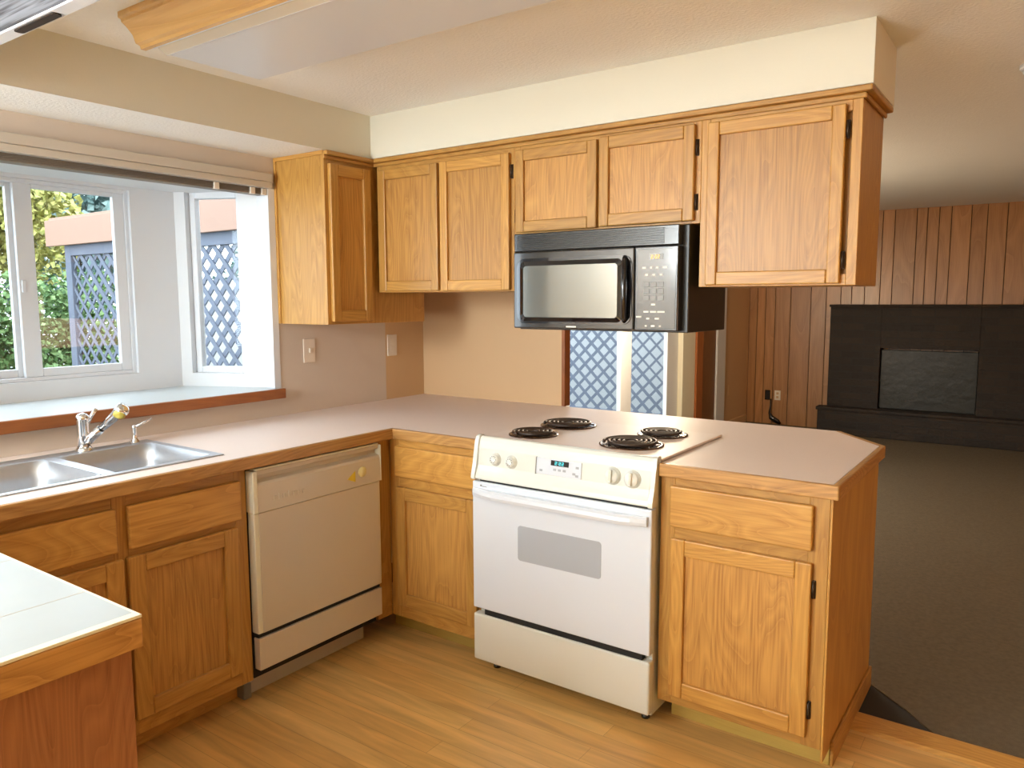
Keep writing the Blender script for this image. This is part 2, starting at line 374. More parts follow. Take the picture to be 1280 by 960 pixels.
def baywall(m):
    for y0, y1, z0, z1 in [(BYM+.25, wy0, 1.0, 2.05), (wy1, -.25, 1.0, 2.05), (wy0, wy1, 1.0, wz0), (wy0, wy1, wz1, 2.05)]:
        m.box(BX-.09, BX, y0, y1, z0, z1, OFFWHITE, 0)
    for mir in (False, True):
        for s0, s1, z0, z1 in [(-.02, .055, 1.0, 2.05), (.325, LEN, 1.0, 2.05), (.055, .325, 1.0, 1.12), (.055, .325, 1.972, 2.05)]:
            sidebox(m, s0, s1, -.09, 0, z0, z1, OFFWHITE, 0, mir)
    # jamb board next to the room wall
    m.box(-.10, .004, BY1-.038, BY1-.001, 1.057, ZW1-.02, WHITE, .002)
struct('bay_wall', baywall, bay)
def frame_rect(m, f, a0, a1, z0, z1, w, mat):
    f(m, a0, a0+w, z0, z1); f(m, a1-w, a1, z0, z1); f(m, a0+w, a1-w, z0, z0+w); f(m, a0+w, a1-w, z1-w, z1)
def mainframe(m):
    f = lambda m, a, b, c, d: m.box(BX-.075, BX-.018, a, b, c, d, WHITE, .003)
    frame_rect(m, f, wy0, wy1, wz0, wz1, .016, WHITE)
struct('window_frame', mainframe, bay)
def sash(name, y0, y1, x0, x1, wl_, wr_):
    def fr(m):
        m.box(x0, x1, y0, y0+wl_, wz0+.016, wz1-.016, WHITE, .003); m.box(x0, x1, y1-wr_, y1, wz0+.016, wz1-.016, WHITE, .003)
        m.box(x0, x1, y0+wl_, y1-wr_, wz0+.016, wz0+.05, WHITE, .003); m.box(x0, x1, y0+wl_, y1-wr_, wz1-.034, wz1-.016, WHITE, .003)
    o = struct(name, fr, bay)
    struct('window_pane', lambda m: m.box((x0+x1)/2-.003, (x0+x1)/2+.003, y0+wl_, y1-wr_, wz0+.05, wz1-.034, GLASS, 0), o)
    return o
sash('window_sash', -.925, -.478, BX-.047, BX-.024, .068, .048)
sash('window_sash', -1.359, -.898, BX-.072, BX-.049, .05, .045)
struct('sash_latch', lambda m: m.box(BX-.024, BX-.016, -.917, -.902, 1.50, 1.55, WHITE, .002), bay)
for mir in (False, True):
    def sf(m):
        f = lambda m, a, b, c, d: sidebox(m, a, b, -.075, -.035, c, d, WHITE, .003, mir)
        frame_rect(m, f, .055, .325, 1.12, 1.972, .03, WHITE)
    o = struct('side_frame', sf, bay)
    struct('side_pane', lambda m: sidebox(m, .085, .295, -.058, -.052, 1.15, 1.942, GLASS, 0, mir), o)

# ---- sliding door
sd = thing('door_1', (0, 3.75, 0), kind='structure')
def sdf(m):
    f = lambda m, a, b, c, d: m.box(-.10, 0.0, a, b, c, d, ALMOND_EDGE, .003)
    f(m, 2.48, 2.53, 0, 2.03); f(m, 4.76, 5.12, .0, 2.03); f(m, 2.53, 4.76, 0, .05); f(m, 2.53, 4.76, 1.98, 2.03)
struct('door_frame', sdf, sd)
def slp(name, y0, y1, x0, x1, a, b):
    def fr(m):
        m.box(x0, x1, y0, y0+a, .05, 1.98, WHITE, .004); m.box(x0, x1, y1-b, y1, .05, 1.98, OFFWHITE, .004)
        m.box(x0, x1, y0+a, y1-b, .05, .16, WHITE, .004); m.box(x0, x1, y0+a, y1-b, 1.88, 1.98, WHITE, .004)
    o = struct(name, fr, sd)
    struct('door_pane', lambda m: m.box((x0+x1)/2-.003, (x0+x1)/2+.003, y0+a, y1-b, .16, 1.88, GLASS, 0), o)
slp('sliding_panel', 2.53, 3.645, -.045, -.005, .08, .2)
slp('sliding_panel', 3.6, 4.76, -.09, -.05, .07, .26)

# ------------------------------------------------------------------ cabinets
HP = .021   # door thickness
def door(parent, face, a0, a1, z0, z1, p, rail=.055, hinge=None, stile=None):
    """framed door. face 'y-': looks to -y, front surface y=p ; face 'x+': looks to +x, front x=p. hinge: 'lo'/'hi' side of a"""
    st = stile or rail
    def B(m, u0, u1, v0, v1, d0, d1, mat, bev=.0025):
        if face == 'y-': m.box(u0, u1, p+d0, p+d1, v0, v1, mat, bev)
        else: m.box(p-d0, p-d1, u0, u1, v0, v1, mat, bev)
    ga = 'x' if face == 'y-' else 'y'
    def fr(m):
        B(m, a0, a0+st, z0, z1, 0, HP, OAK['z'], .004); B(m, a1-st, a1, z0, z1, 0, HP, OAK['z'], .004)
        B(m, a0+st, a1-st, z0, z0+rail, .0004, HP, OAK[ga], .004); B(m, a0+st, a1-st, z1-rail, z1, .0004, HP, OAK[ga], .004)
    d = part('door', parent, fr)
    part('door_panel', d, lambda m: B(m, a0+st-.004, a1-st+.004, z0+rail-.004, z1-rail+.004, .0125, .0180, PANELOAK, 0))
    if hinge:
        for zz in hinge[1]:
            u = a1+.0058 if hinge[0] == 'hi' else a0-.0058
            def hg(m):
                B(m, u-.0050, u+.0050, zz-.028, zz+.028, HP-.0045, HP-.0005, HINGE, .001)
                ax = (p+HP-.008) if face == 'y-' else (p-HP+.008)
                e = u+(-.0015 if hinge[0] == 'hi' else .0015)
                pts = [(e, ax, zz-.026), (e, ax, zz+.026)] if face == 'y-' else [(ax, e, zz-.026), (ax, e, zz+.026)]
                m.tube(pts, .0045, HINGE, 8)
            part('hinge', d, hg, 'dark bronze hinge')
    return d
def drawer(parent, face, a0, a1, z0, z1, p, name='drawer_front'):
    ga = 'x' if face == 'y-' else 'y'
    if face == 'y-': return part(name, parent, lambda m: m.box(a0, a1, p, p+HP, z0, z1, OAK[ga], .005, 3))
    return part(name, parent, lambda m: m.box(p-HP, p, a0, a1, z0, z1, OAK[ga], .005, 3))

FX = .662   # face of the window-side base cabinets
# --- sink base
sb = thing('sink_base_cabinet', (.33, -1.18, 0), 'brown oak base cabinet under the double sink with two drawer fronts and two doors', 'cabinet')
SY0, SY1 = -1.645, -.716
part('cabinet_body', sb, lambda m: (m.box(.02, FX-.02, SY0, SY0+.018, .1, .880, OAK['z']), m.box(.02, FX-.02, SY1-.018, SY1, .1, .880, OAK['z']), m.box(.02, FX-.02, SY0+.018, SY1-.018, .1, .118, OAK['y']), m.box(.004, .02, SY0, SY1, .1, .880, OAK['y'])))
def sbf(m):
    x0, x1 = FX-.02, FX
    m.box(x0, x1, SY1-.045, SY1, .1, .882, OAK['z']); m.box(x0, x1, SY0, SY0+.045, .1, .882, OAK['z']); m.box(x0, x1, -1.185, -1.14, .1, .882, OAK['z'])
    for z0, z1 in [(.1, .17), (.675, .725), (.83, .882)]:
        m.box(x0, x1-.0005, SY0+.045, -1.185, z0, z1, OAK['y']); m.box(x0, x1-.0005, -1.14, SY1-.045, z0, z1, OAK['y'])
part('face_frame', sb, sbf)
part('toe_board', sb, lambda m: m.box(.545, .56, SY0, SY1, 0.001, .1, OAK['y']))
drawer(sb, 'x+', -1.143, -.748, .706, .843, FX+HP); drawer(sb, 'x+', -1.575, -1.180, .706, .843, FX+HP)
door(sb, 'x+', -1.152, -.765, .155, .682, FX+HP); door(sb, 'x+', -1.560, -1.165, .155, .682, FX+HP)

# --- corner base between dishwasher and range
cb = thing('corner_base_cabinet', (.9, .3, 0), 'golden oak base cabinet with one drawer and one door between dishwasher and range', 'cabinet')
part('cabinet_body', cb, lambda m: m.box(.70, 1.148, .021, .60, .1, .880, OAK['z']))
def cbf(m):
    m.box(.664, .718, 0, .02, .1, .882, OAK['z']); m.box(1.128, 1.150, 0, .02, .1, .882, OAK['z'])
    for z0, z1 in [(.1, .175), (.67, .725), (.84, .882)]: m.box(.718, 1.128, .0005, .02, z0, z1, OAK['x'])
part('face_frame', cb, cbf)
part('filler_strip', cb, lambda m: m.box(FX-.02, FX, -.086, -.0005, .1, .882, OAK['z']))
part('toe_board', cb, lambda m: m.box(.58, 1.150, .10, .115, .001, .1, TOE), 'yellowish toe board')
drawer(cb, 'y-', .708, 1.141, .722, .853, -HP)
door(cb, 'y-', .714, 1.143, .16, .68, -HP, stile=.05)

# --- end base cabinet
eb = thing('end_base_cabinet', (2.18, .35, 0), 'golden oak base cabinet at the open end right of the white range', 'cabinet')
EX0, EX1 = 1.912, 2.4533
part('cabinet_body', eb, lambda m: m.box(EX0+.002, EX1-.008, .021, .705, .1, .880, OAK['z']))
part('side_panel', eb, lambda m: m.box(EX1-.007, EX1, .0, .712, .06, .882, wood('oak_side_panel', 'z', OL, OD, rings=5, pore=.2), .001), 'smooth oak end panel')
def ebf(m):
    m.box(EX0, EX0+.05, 0, .02, .1, .882, OAK['z']); m.box(EX1-.065, EX1-.0075, 0, .02, .1, .882, OAK['z'])
    for z0, z1 in [(.1, .15), (.675, .725), (.845, .882)]: m.box(EX0+.05, EX1-.065, .0005, .02, z0, z1, OAK['x'])
part('face_frame', eb, ebf)
part('toe_board', eb, lambda m: m.box(EX0+.01, EX1-.001, .10, .115, .001, .075, TOE), 'yellowish toe board')
part('base_trim', eb, lambda m: m.box(EX1+.0005, EX1+.011, .098, .716, .001, .082, OAK['y'], .003))
drawer(eb, 'y-', 1.952, 2.402, .719, .857, -HP)
door(eb, 'y-', 1.957, 2.404, .135, .681, -HP, hinge=('hi', (.60, .22)), stile=.048)

# --- hanging cabinets
FYU = .2665   # face frame front
UP = FYU-HP+.001
uw = thing('wall_cabinet', (.17, .28, 1.36), 'tall narrow oak wall cabinet hung beside the bay window', 'cabinet', 'oak hanging cabinets')
LX = .335
part('cabinet_body', uw, lambda m: (m.box(.003, LX-.019, -.031, UY1, 1.357, 2.107, OAK['z'], .001)))
def uwf(m):
    m.box(LX-.019, LX, -.031, .006, 1.357, 2.107, OAK['z']); m.box(LX-.019, LX, .215, UY1, 1.357, 2.107, OAK['z'])
    m.box(LX-.019, LX-.0005, .006, .215, 1.357, 1.40, OAK['y']); m.box(LX-.019, LX-.0005, .006, .215, 2.03, 2.107, OAK['y'])
part('face_frame', uw, uwf)
part('scribe_strip', uw, lambda m: (m.box(.003, .018, -.037, -.0312, 1.357, 2.09, OAK['z'], .001), m.box(.003, LX, -.037, -.0312, 2.09, 2.107, OAK['x'], .001)))
door(uw, 'x+', -.012, .228, 1.37, 2.055, LX+HP, rail=.05, stile=.045)
def upper(label, x0, x1, z0, doors):
    c = thing('hanging_cabinet', ((x0+x1)/2, .43, z0), label, 'cabinet', 'oak hanging cabinets')
    part('cabinet_body', c, lambda m: m.box(x0+.0005, x1-.0005, FYU+.0195, UY1, z0, 2.107, OAK['z'], .001))
    def ff(m):
        m.box(x0, x0+.03, FYU, FYU+.019, z0, 2.107, OAK['z']); m.box(x1-.03, x1, FYU, FYU+.019, z0, 2.107, OAK['z'])
        m.box(x0+.03, x1-.03, FYU+.0005, FYU+.019, z0, z0+.035, OAK['x']); m.box(x0+.03, x1-.03, FYU+.0005, FYU+.019, 2.04, 2.107, OAK['x'])
        if len(doors) == 2:
            xm = (doors[0][1]+doors[1][0])/2; m.box(xm-.02, xm+.02, FYU, FYU+.019, z0+.035, 2.04, OAK['z'])
    part('face_frame', c, ff)
    for a0, a1, za, zb, hg in doors: door(c, 'y-', a0, a1, za, zb, UP, rail=.045, stile=.04, hinge=hg)
    return c
upper('oak hanging cabinet with two tall doors left of the microwave', .357, 1.1315, 1.50, [(.381, .734, 1.506, 2.053, None), (.748, 1.116, 1.504, 2.053, ('hi', (1.98,)))])
upper('short two-door oak hanging cabinet directly above the microwave', 1.132, 1.920, 1.727, [(1.147, 1.518, 1.733, 2.058, ('lo', (1.80,))), (1.528, 1.901, 1.736, 2.063, ('hi', (1.985, 1.80)))])
ue = upper('large single-door oak hanging cabinet at the right end of the row', 1.9205, 2.433, 1.507, [(1.948, 2.388, 1.512, 2.060, ('hi', (1.985, 1.585)))])
# crown moulding runs unbroken along all of them
def crown(m):
    def run(prof, a, b, ax):   # prof: (out, z)
        pass
    for o0, o1, z0, z1 in [(0, .010, 2.072, 2.088), (0, .028, 2.088, 2.106)]:
        m.box(LX+.0005, LX+.0005+o1, -.036, UY0+.02, z0, z1, OAK['y'], .004)
        m.box(LX+.0005+o1, 2.4335+o1, FYU-.0005-o1, FYU-.0005, z0, z1, OAK['x'], .004)
        m.box(2.4335, 2.4335+o1, FYU, UY1, z0, z1, OAK['y'], .004)
struct('trim_5', crown)

# ------------------------------------------------------------------ counters
CX = .704; CYF = -.022; CT = .038
ct = thing('countertop', (.9, .4, .888), 'pinkish beige laminate countertop with oak edge running from sink round to the open end', 'countertop')
SX0, SX1, SKY0, SKY1 = .100, .600, -1.60, -.752   # sink cut-out
RX0, RX1, RYB = 1.152, 1.911, .565                # range cut-out
CXE = 2.4718
def ctop(m):
    z0, z1 = CH-CT, CH
    e = .020
    L_ = LAMINATE
    m.box(.001, SX0+.012, -1.654, YB, z0, z1, L_, 0)
    m.box(SX1-.012, CX-e, -1.654, CYF+e, z0, z1, L_, 0)
    m.box(SX0+.012, SX1-.012, SKY1-.012, CYF+e, z0, z1, L_, 0); m.box(SX0+.012, SX1-.012, -1.654, SKY0+.012, z0, z1, L_, 0)
    m.box(SX0+.012, RX0, CYF+e, YB, z0, z1, L_, 0)
    m.box(RX0, RX1, RYB, YB, z0, z1, L_, 0)
    m.prism([(RX1, CYF+e, z0), (CXE-e, CYF+e, z0), (CXE-e, .712, z0), (2.243, YB-.001, z0), (RX1, YB-.001, z0)], (0, 0, CT), L_)
part('laminate_top', ct, ctop)
def cedge(m):
    z0, z1 = CH-.043, CH+.0006
    m.box(CX-.0199, CX, -1.654, CYF+.02, z0, z1, EDGE['y'], .004); m.box(CX-.0199, RX0, CYF, CYF+.0199, z0, z1, EDGE['x'], .004)
part('edge_band', ct, cedge, 'oak edge strip')
def cedge2(m):
    z0, z1 = CH-.043, CH+.0006
    m.box(RX1, CXE, CYF, CYF+.0199, z0, z1, EDGE['x'], .004); m.box(CXE-.0199, CXE, CYF+.0201, .72, z0, z1, EDGE['y'], .004)
    m.prism([(CXE, .72, z0), (CXE-.0199, .712, z0), (2.243, YB-.001, z0), (2.262, YB, z0)], (0, 0, z1-z0), EDGE['x'])
part('edge_band', ct, cedge2, 'oak edge strip')

# third leg of the U, near the viewer
isl = thing('peninsula_cabinet', (.85, -2.0, 0), 'reddish oak cabinet end under the pale counter at the lower left corner', 'cabinet')
IY1, IX1 = -1.662, 1.662
part('cabinet_body', isl, lambda m: m.box(.02, IX1-.019, -2.28, IY1-.002, .1, .885, OAK['z']))
part('side_panel', isl, lambda m: m.box(IX1-.018, IX1, -2.28, IY1, .001, .872, wood('oak_end_panel', 'z', (.31, .125, .05), (.17, .06, .022), rings=30), .002))  # cabinet oak darkened and reddened; this side's shade is in the colour
itp = thing('pale_countertop', (.85, -2.0, .888), 'white laminate countertop with thin oak edge at the lower left corner', 'countertop')
def itop(m):
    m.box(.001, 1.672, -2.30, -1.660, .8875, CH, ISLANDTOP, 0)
part('laminate_top', itp, itop)
part('edge_band', itp, lambda m: m.box(1.6751, 1.690, -2.30, -1.6545, .868, CH-.0055, EDGE['y'], .003), 'oak edge strip')
part('edge_trim', itp, lambda m: m.prism([(.72, -1.6545, CH-.005), (.72, -1.6599, CH-.005), (1.6725, -1.6599, CH-.005), (1.6725, -2.30, CH-.005), (1.6895, -2.30, CH-.005), (1.6895, -1.6545, CH-.005)], (0, 0, .0058), ALMOND_EDGE, .001), 'thin cream edge strip')
for sx in (1.50, 1.19): part('seam', itp, lambda m: m.box(sx, sx+.002, -2.30, -1.6605, CH-.001, CH+.0003, DIFFSIDE, 0))  # thin tan lines across the pale top

# ------------------------------------------------------------------ sink and taps
sk = thing('kitchen_sink', (.35, -1.17, CH), 'stainless steel double bowl sink set in the counter below the bay window', 'sink')
def rounded(x0, x1, y0, y1, r, z, n=6):
    pts = []
    for cx, cy, a0 in [(x1-r, y1-r, 0), (x0+r, y1-r, 90), (x0+r, y0+r, 180), (x1-r, y0+r, 270)]:
        for k in range(n+1):
            a = math.radians(a0+90*k/n); pts.append((cx+r*math.cos(a), cy+r*math.sin(a), z))
    return pts
def loft(m, rings, mat, cap_last=True, smooth=True):
    n = len(rings[0]); v = [p for r in rings for p in r]; f = []
    for i in range(len(rings)-1):
        for k in range(n): l = (k+1) % n; f.append((i*n+k, i*n+l, (i+1)*n+l, (i+1)*n+k))
    if cap_last: f.append(tuple((len(rings)-1)*n+k for k in range(n)))
    m.add(v, f, mat, smooth=smooth)
b1 = (.178, .572, -1.118, -.785); b2 = (.178, .572, -1.565, -1.160)
def rim(m):
    zt = CH+.005
    m.box(SX0, b1[0], SKY0, SKY1, CH+.0005, zt, STEEL, .002); m.box(b1[1], SX1, SKY0, SKY1, CH+.0005, zt, STEEL, .002)
    m.box(b1[0], b1[1], b1[3], SKY1, CH+.0005, zt, STEEL, .002); m.box(b1[0], b1[1], b2[3], b1[2], CH+.0005, zt, STEEL, .002); m.box(b1[0], b1[1], SKY0, b2[2], CH+.0005, zt, STEEL, .002)
part('rim', sk, rim)
for b in (b1, b2):
    def bowl(m):
        x0, x1, y0, y1 = b
        rings = [rounded(x0-.004, x1+.004, y0-.004, y1+.004, .03, CH+.0045), rounded(x0, x1, y0, y1, .045, CH+.002), rounded(x0+.004, x1-.004, y0+.004, y1-.004, .05, CH-.06), rounded(x0+.012, x1-.012, y0+.012, y1-.012, .055, CH-.15), rounded(x0+.04, x1-.04, y0+.04, y1-.04, .05, CH-.175)]
        loft(m, rings, STEEL)
    o = part('bowl', sk, bowl)
    part('drain', o, lambda m: m.lathe([(.045, .001), (.043, .004), (.03, .002), (.0, .001)], ((b[0]+b[1])/2, (b[2]+b[3])/2, CH-.175), CHROME))
fc = thing('faucet', (.138, -1.005, CH+.005), 'chrome pull-out faucet with a yellowed spray head behind the sink', 'faucet')
fx, fy, fz = .138, -1.005, CH+.005
part('base', fc, lambda m: m.lathe([(.030, 0), (.030, .004), (.025, .010), (.0225, .016), (.0, .016)], (fx, fy, fz), CHROME))
part('body', fc, lambda m: m.lathe([(.021, .012), (.0205, .06), (.020, .105), (.021, .108), (.0225, .116), (.021, .126), (.015, .133), (.006, .137), (.0, .1375)], (fx, fy, fz), CHROME))
P0 = Vector((fx+.006, fy+.004, fz+.030)); P1 = Vector((.292, -.944, 1.083))
dv = (P1-P0).normalized()
part('spout', fc, lambda m: m.tube([P0, P0+dv*.03, P0+dv*.085], [.017, .0155, .0145], CHROME, 16))
part('joint_ring', fc, lambda m: m.tube([P0+dv*.085, P0+dv*.097], .0125, BLACK, 16), 'black joint ring')
hd = part('spray_head', fc, lambda m: m.tube([P0+dv*.097, P0+dv*.15, P1-dv*.025, P1-dv*.012, P1+dv*.004, P1+dv*.014, P1+dv*.018], [.0145, .0165, .0185, .022, .025, .022, .012], CHROME, 20))
dn = Vector((.45, -.55, -.70)).normalized()
part('spray_face', hd, lambda m: m.lathe([(.020, 0), (.020, .017), (.015, .021), (0, .022)], P1-dv*.004+dn*.004, YELLOWED, axis=dn, seg=20), 'yellowed spray face')
part('lever', fc, lambda m: m.tube([(fx+.008, fy+.012, fz+.100), (fx+.016, fy+.024, fz+.125), (fx+.024, fy+.038, fz+.150)], [.0075, .006, .0075], CHROME, 12))
sp = thing('soap_dispenser', (.130, -.815, CH+.005), 'small chrome soap dispenser with slanted lever on the sink deck', 'soap dispenser')
part('base', sp, lambda m: m.lathe([(.017, 0), (.017, .004), (.011, .012), (.0085, .02), (.008, .052), (.010, .056), (.009, .064), (0, .066)], (.130, -.815, CH+.005), CHROME))
part('lever', sp, lambda m: m.tube([(.130, -.822, CH+.060), (.142, -.795, CH+.073), (.160, -.762, CH+.092)], [.005, .0045, .004], CHROME, 10))

# ------------------------------------------------------------------ dishwasher
dw = thing('dishwasher', (.35, -.40, 0), 'almond built-in dishwasher with yellow stickers left of the corner', 'dishwasher')
DX, DY0, DY1 = .697, -.712, -.089
part('tub', dw, lambda m: m.box(.05, .655, DY0+.004, DY1-.004, .10, .880, DARKGAP) and m.box(.6551, .684, DY0+.008, DY1-.008, .2585, .2725, DARKGAP, 0))  # second box is a black strip standing in for shade above the kick plate
part('door', dw, lambda m: (m.box(.656, DX-.004, DY0+.004, DY1-.004, .275, .718, ALMOND_EDGE, .003), m.box(DX-.0035, DX, DY0+.022, DY1-.012, .277, .7165, ALMOND, .001)))
def dcp(m):
    prof = [(.656, .719), (DX+.004, .719), (DX+.004, .722), (DX+.001, .818), (DX-.004, .826), (.668, .832), (.668, .850), (DX-.010, .853), (DX-.008, .868), (.656, .868)]
    m.prism([(x, DY0+.018, z) for x, z in prof], (0, DY1-DY0-.022, 0), ALMOND, .0015)
    m.box(.656, DX+.004, DY0, DY0+.0178, .719, .869, ALMOND_EDGE, .003); m.box(.656, DX+.004, DY1-.0038, DY1, .719, .869, ALMOND_EDGE, .001)
    m.box(.656, DX-.007, DY0+.0182, DY1-.004, .8685, .876, ALMOND_EDGE, .002)
part('control_panel', dw, dcp)
def emb(m):
    for k, (w_, h_) in enumerate([(.012, .016), (.008, .022), (.010, .016), (.009, .022), (.013, .016), (.010, .016), (.008, .014)]):
        y = -.628+k*.0215
        if k % 2: m.box(DX+.0015, DX+.006, y, y+w_*.6, .752, .752+h_, ALMOND, .001)
        else: m.box(DX+.0015, DX+.006, y, y+w_, .752, .752+h_, ALMOND, .001)
part('embossed_badge', dw, emb)
part('sticker', dw, lambda m: m.prism([(DX+.0025, -.276, .757), (DX+.0025, -.234, .740), (DX+.0025, -.234, .785)], (.0016, 0, 0), YELLOW), 'yellow triangular sticker')
part('round_badge', dw, lambda m: m.lathe([(.0, 0), (.021, 0), (.021, .004), (.018, .007), (0, .0075)], (DX+.002, -.196, .775), GOLD, axis=(1, 0, 0), seg=24, cap=False), 'round gold badge')
part('kick_plate', dw, lambda m: m.box(.66, DX-.004, DY0+.006, DY1-.004, .138, .257, ALMOND, .003))
part('toe_plate', dw, lambda m: m.box(.56, .575, DY0+.004, DY1-.004, .001, .138, DIFFSIDE))
part('foot', dw, lambda m: m.box(.55, .60, DY0-.002, DY0+.03, .0, .06, KEYGREY, .004))

# ------------------------------------------------------------------ range
rg = thing('electric_range', (1.53, .28, 0), 'white slide-in electric range with four coil burners and front controls', 'range')
gx0, gx1 = 1.157, 1.906; RY = -.058
part('body', rg, lambda m: m.box(gx0+.006, gx1-.006, -.018, .56, .04, .925, ENAMEL, .003))
part('cooktop', rg, lambda m: (m.box(gx0-.006, gx1+.006, .004, .571, .9275, .936, COOKTOP, .004)))
def cpan(m):
    prof = [(.0035, .9275), (.0035, .9415), (-.012, .944), (-.020, .940), (-.026, .928), (-.028, .918), (-.032, .90), (-.040, .835), (-.048, .815), (-.055, .80), (-.058, .787), (-.055, .782), (-.0185, .782), (-.0185, .92)]
    m.prism([(gx0+.014, y, z) for y, z in prof], (gx1-gx0-.028, 0, 0), ENAMEL, .001)
    # raised side cheeks
    p2 = [(.0035, .9275), (.0035, .946), (-.014, .948), (-.027, .943), (-.033, .928), (-.039, .90), (-.048, .84), (-.062, .80), (-.064, .785), (-.060, .780), (-.0185, .780), (-.0185, .92)]
    m.prism([(gx0-.004, y, z) for y, z in p2], (.0178, 0, 0), ENAMEL, .002); m.prism([(gx1-.0138, y, z) for y, z in p2], (.0178, 0, 0), ENAMEL, .002)
cp = part('control_panel', rg, cpan)
cn = Vector((0, -.9926, .1215)).normalized(); cu = Vector((0, .1215, .9926))
def onp(x, z, d=0):   # point on the sloping control face
    t = (z-.90)/(.835-.90); y = -.032+t*(-.008); return Vector((x, y, z))+cn*d
for x, z, r in [(1.254, .864, .020), (1.328, .862, .020), (1.750, .866, .026), (1.825, .864, .026)]:
    def kb(m):
        c = onp(x, z)
        m.lathe([(r+.005, 0), (r+.005, .0025), (r, .004), (r*.97, .014), (r*.9, .017), (0, .0175)], c, ENAMEL, axis=cn, seg=28)
        if r > .022:
            a = Vector((1, 0, 0)); q = c+cn*.017
            m.prism([tuple(q+a*sx*.006+cu*sz*r*.85) for sx, sz in ((-1, -1), (1, -1), (1, 1), (-1, 1))], tuple(cn*.010), ENAMEL, .002)
            q = c+cn*.0272
            m.prism([tuple(q+a*sx*.0022+cu*sz*r*.6) for sx, sz in ((-1, -1), (1, -1), (1, 1), (-1, 1))], tuple(cn*.0012), PLATE, 0)
        else:
            for k in range(9):
                an = 2*PI*k/9; q = c+cn*.0172+Vector((1, 0, 0))*math.cos(an)*r*.6+cu*math.sin(an)*r*.6
                m.lathe([(.0022, 0), (.0022, .001), (0, .001)], q, KEYGREY, axis=cn, seg=8)
    part('knob', rg, kb)
for x, z in [(1.269, .826), (1.778, .826)]:
    part('indicator', rg, lambda m: m.lathe([(.0045, 0), (.0045, .001), (0, .0012)], onp(x, z, .0002), DARKGAP, axis=cn, seg=12), 'dark indicator dot')
def slabp(m, x0, x1, z0, z1, d0, d1, mat, bev=.001):
    p = [onp(x0, z0, d0), onp(x1, z0, d0), onp(x1, z1, d0), onp(x0, z1, d0)]
    m.prism([tuple(q) for q in p], tuple(cn*(d1-d0)), mat, bev)
ck = part('clock_panel', rg, lambda m: (slabp(m, 1.440, 1.628, .836, .895, .0002, .004, ENAMEL2, .001), slabp(m, 1.438, 1.441, .834, .896, .0002, .006, KEYGREY, 0)))
dsp = part('clock_display', ck, lambda m: slabp(m, 1.503, 1.577, .872, .891, .0042, .0062, BLACK), 'black clock display')
SEG = {'0': 'abcdef', '2': 'abged', '3': 'abgcd', '5': 'afgcd', ':': ''}
def digits(txt, put, w_, h_, gap, t):
    """seven-segment figures; put(u0,u1,v0,v1) adds one bar"""
    u = 0
    for ch in txt:
        if ch == ':':
            put(u, u+t, h_*.25, h_*.25+t); put(u, u+t, h_*.7, h_*.7+t); u += t+gap; continue
        for sname in SEG[ch]:
            r = {'a': (0, w_, h_-t, h_), 'g': (0, w_, h_/2-t/2, h_/2+t/2), 'd': (0, w_, 0, t), 'f': (0, t, h_/2, h_), 'b': (w_-t, w_, h_/2, h_), 'e': (0, t, 0, h_/2), 'c': (w_-t, w_, 0, h_/2)}[sname]
            put(u+r[0], u+r[1], r[2], r[3])
        u += w_+gap
def dg(m): digits('2:22', lambda a, b, c, d: slabp(m, 1.520+a, 1.520+b, .8755+c, .8755+d, .0063, .0068, TEAL, 0), .0085, .012, .003, .0022)
part('clock_digits', dsp, dg, 'teal lit digits')
for x, z in [(1.462, .850), (1.520, .858), (1.540, .858), (1.560, .858), (1.600, .852), (1.612, .875), (1.612, .846)]:
    part('button', ck, lambda m: slabp(m, x-.006, x+.006, z-.004, z+.004, .0042,   .0056, GREYGLASS, .0005))
part('gap_shadow', rg, lambda m: m.box(gx0+.03, gx1-.02, -.048, -.019, .7745, .7815, DARKGAP, 0), 'dark vent slot')  # black strip put under the control panel for the shade in the gap
def od(m):
    m.box(gx0, gx1, RY, -.0185, .270, .774, ENAMEL2, .005, 3)
odr = part('oven_door', rg, od)
def rr(m, x0, x1, z0, z1, r, y, d, mat):
    pts = [(p[0], y, p[1]) for p in rounded(x0, x1, z0, z1, r, 0)]
    m.prism(pts, (0, -d, 0), mat)
part('oven_window', odr, lambda m: rr(m, 1.371, 1.720, .500, .633, .012, RY-.0001, .0018, GREYGLASS), 'grey glass window')
def hdl(m):
    # wide integrated pull: its outline seen from the side, swept across the door, with tapered ends
    n = 14; prof0 = [(0, .012), (.030, .014), (.040, .006), (.043, -.006), (.038, -.018), (.026, -.020), (.020, -.008), (0, -.004)]
    rings = []
    for k in range(n+1):
        t = k/n; x = gx0+.012+(gx1-gx0-.024)*t; e = min(t, 1-t)*n/1.6; s = .35+.65*min(1, e)
        rings.append([(x, RY-a*s, .738+b_) for a, b_ in prof0])
    k = len(prof0); v = [p for r in rings for p in r]; f = [tuple(range(k)), tuple(n*k+i for i in range(k-1, -1, -1))]
    for i in range(n):
        for j in range(k): l = (j+1) % k; f.append((i*k+j, i*k+l, (i+1)*k+l, (i+1)*k+j))
    m.add(v, f, ENAMEL2, smooth=False)
part('handle', odr, hdl)
part('emblem', odr, lambda m: (m.box(1.196, 1.203, RY-.0012, RY, .757, .763, KEYGREY, 0), m.box(1.204, 1.226, RY-.0008, RY, .756, .7585, KEYGREY, 0)), 'tiny grey emblem')
part('storage_drawer', rg, lambda m: (m.box(gx0, gx1, RY, -.020, .058, .246, ENAMEL, .007, 3), m.box(gx0+.05, gx1-.03, -.05, -.022, .2465, .2685, DARKGAP, 0)))
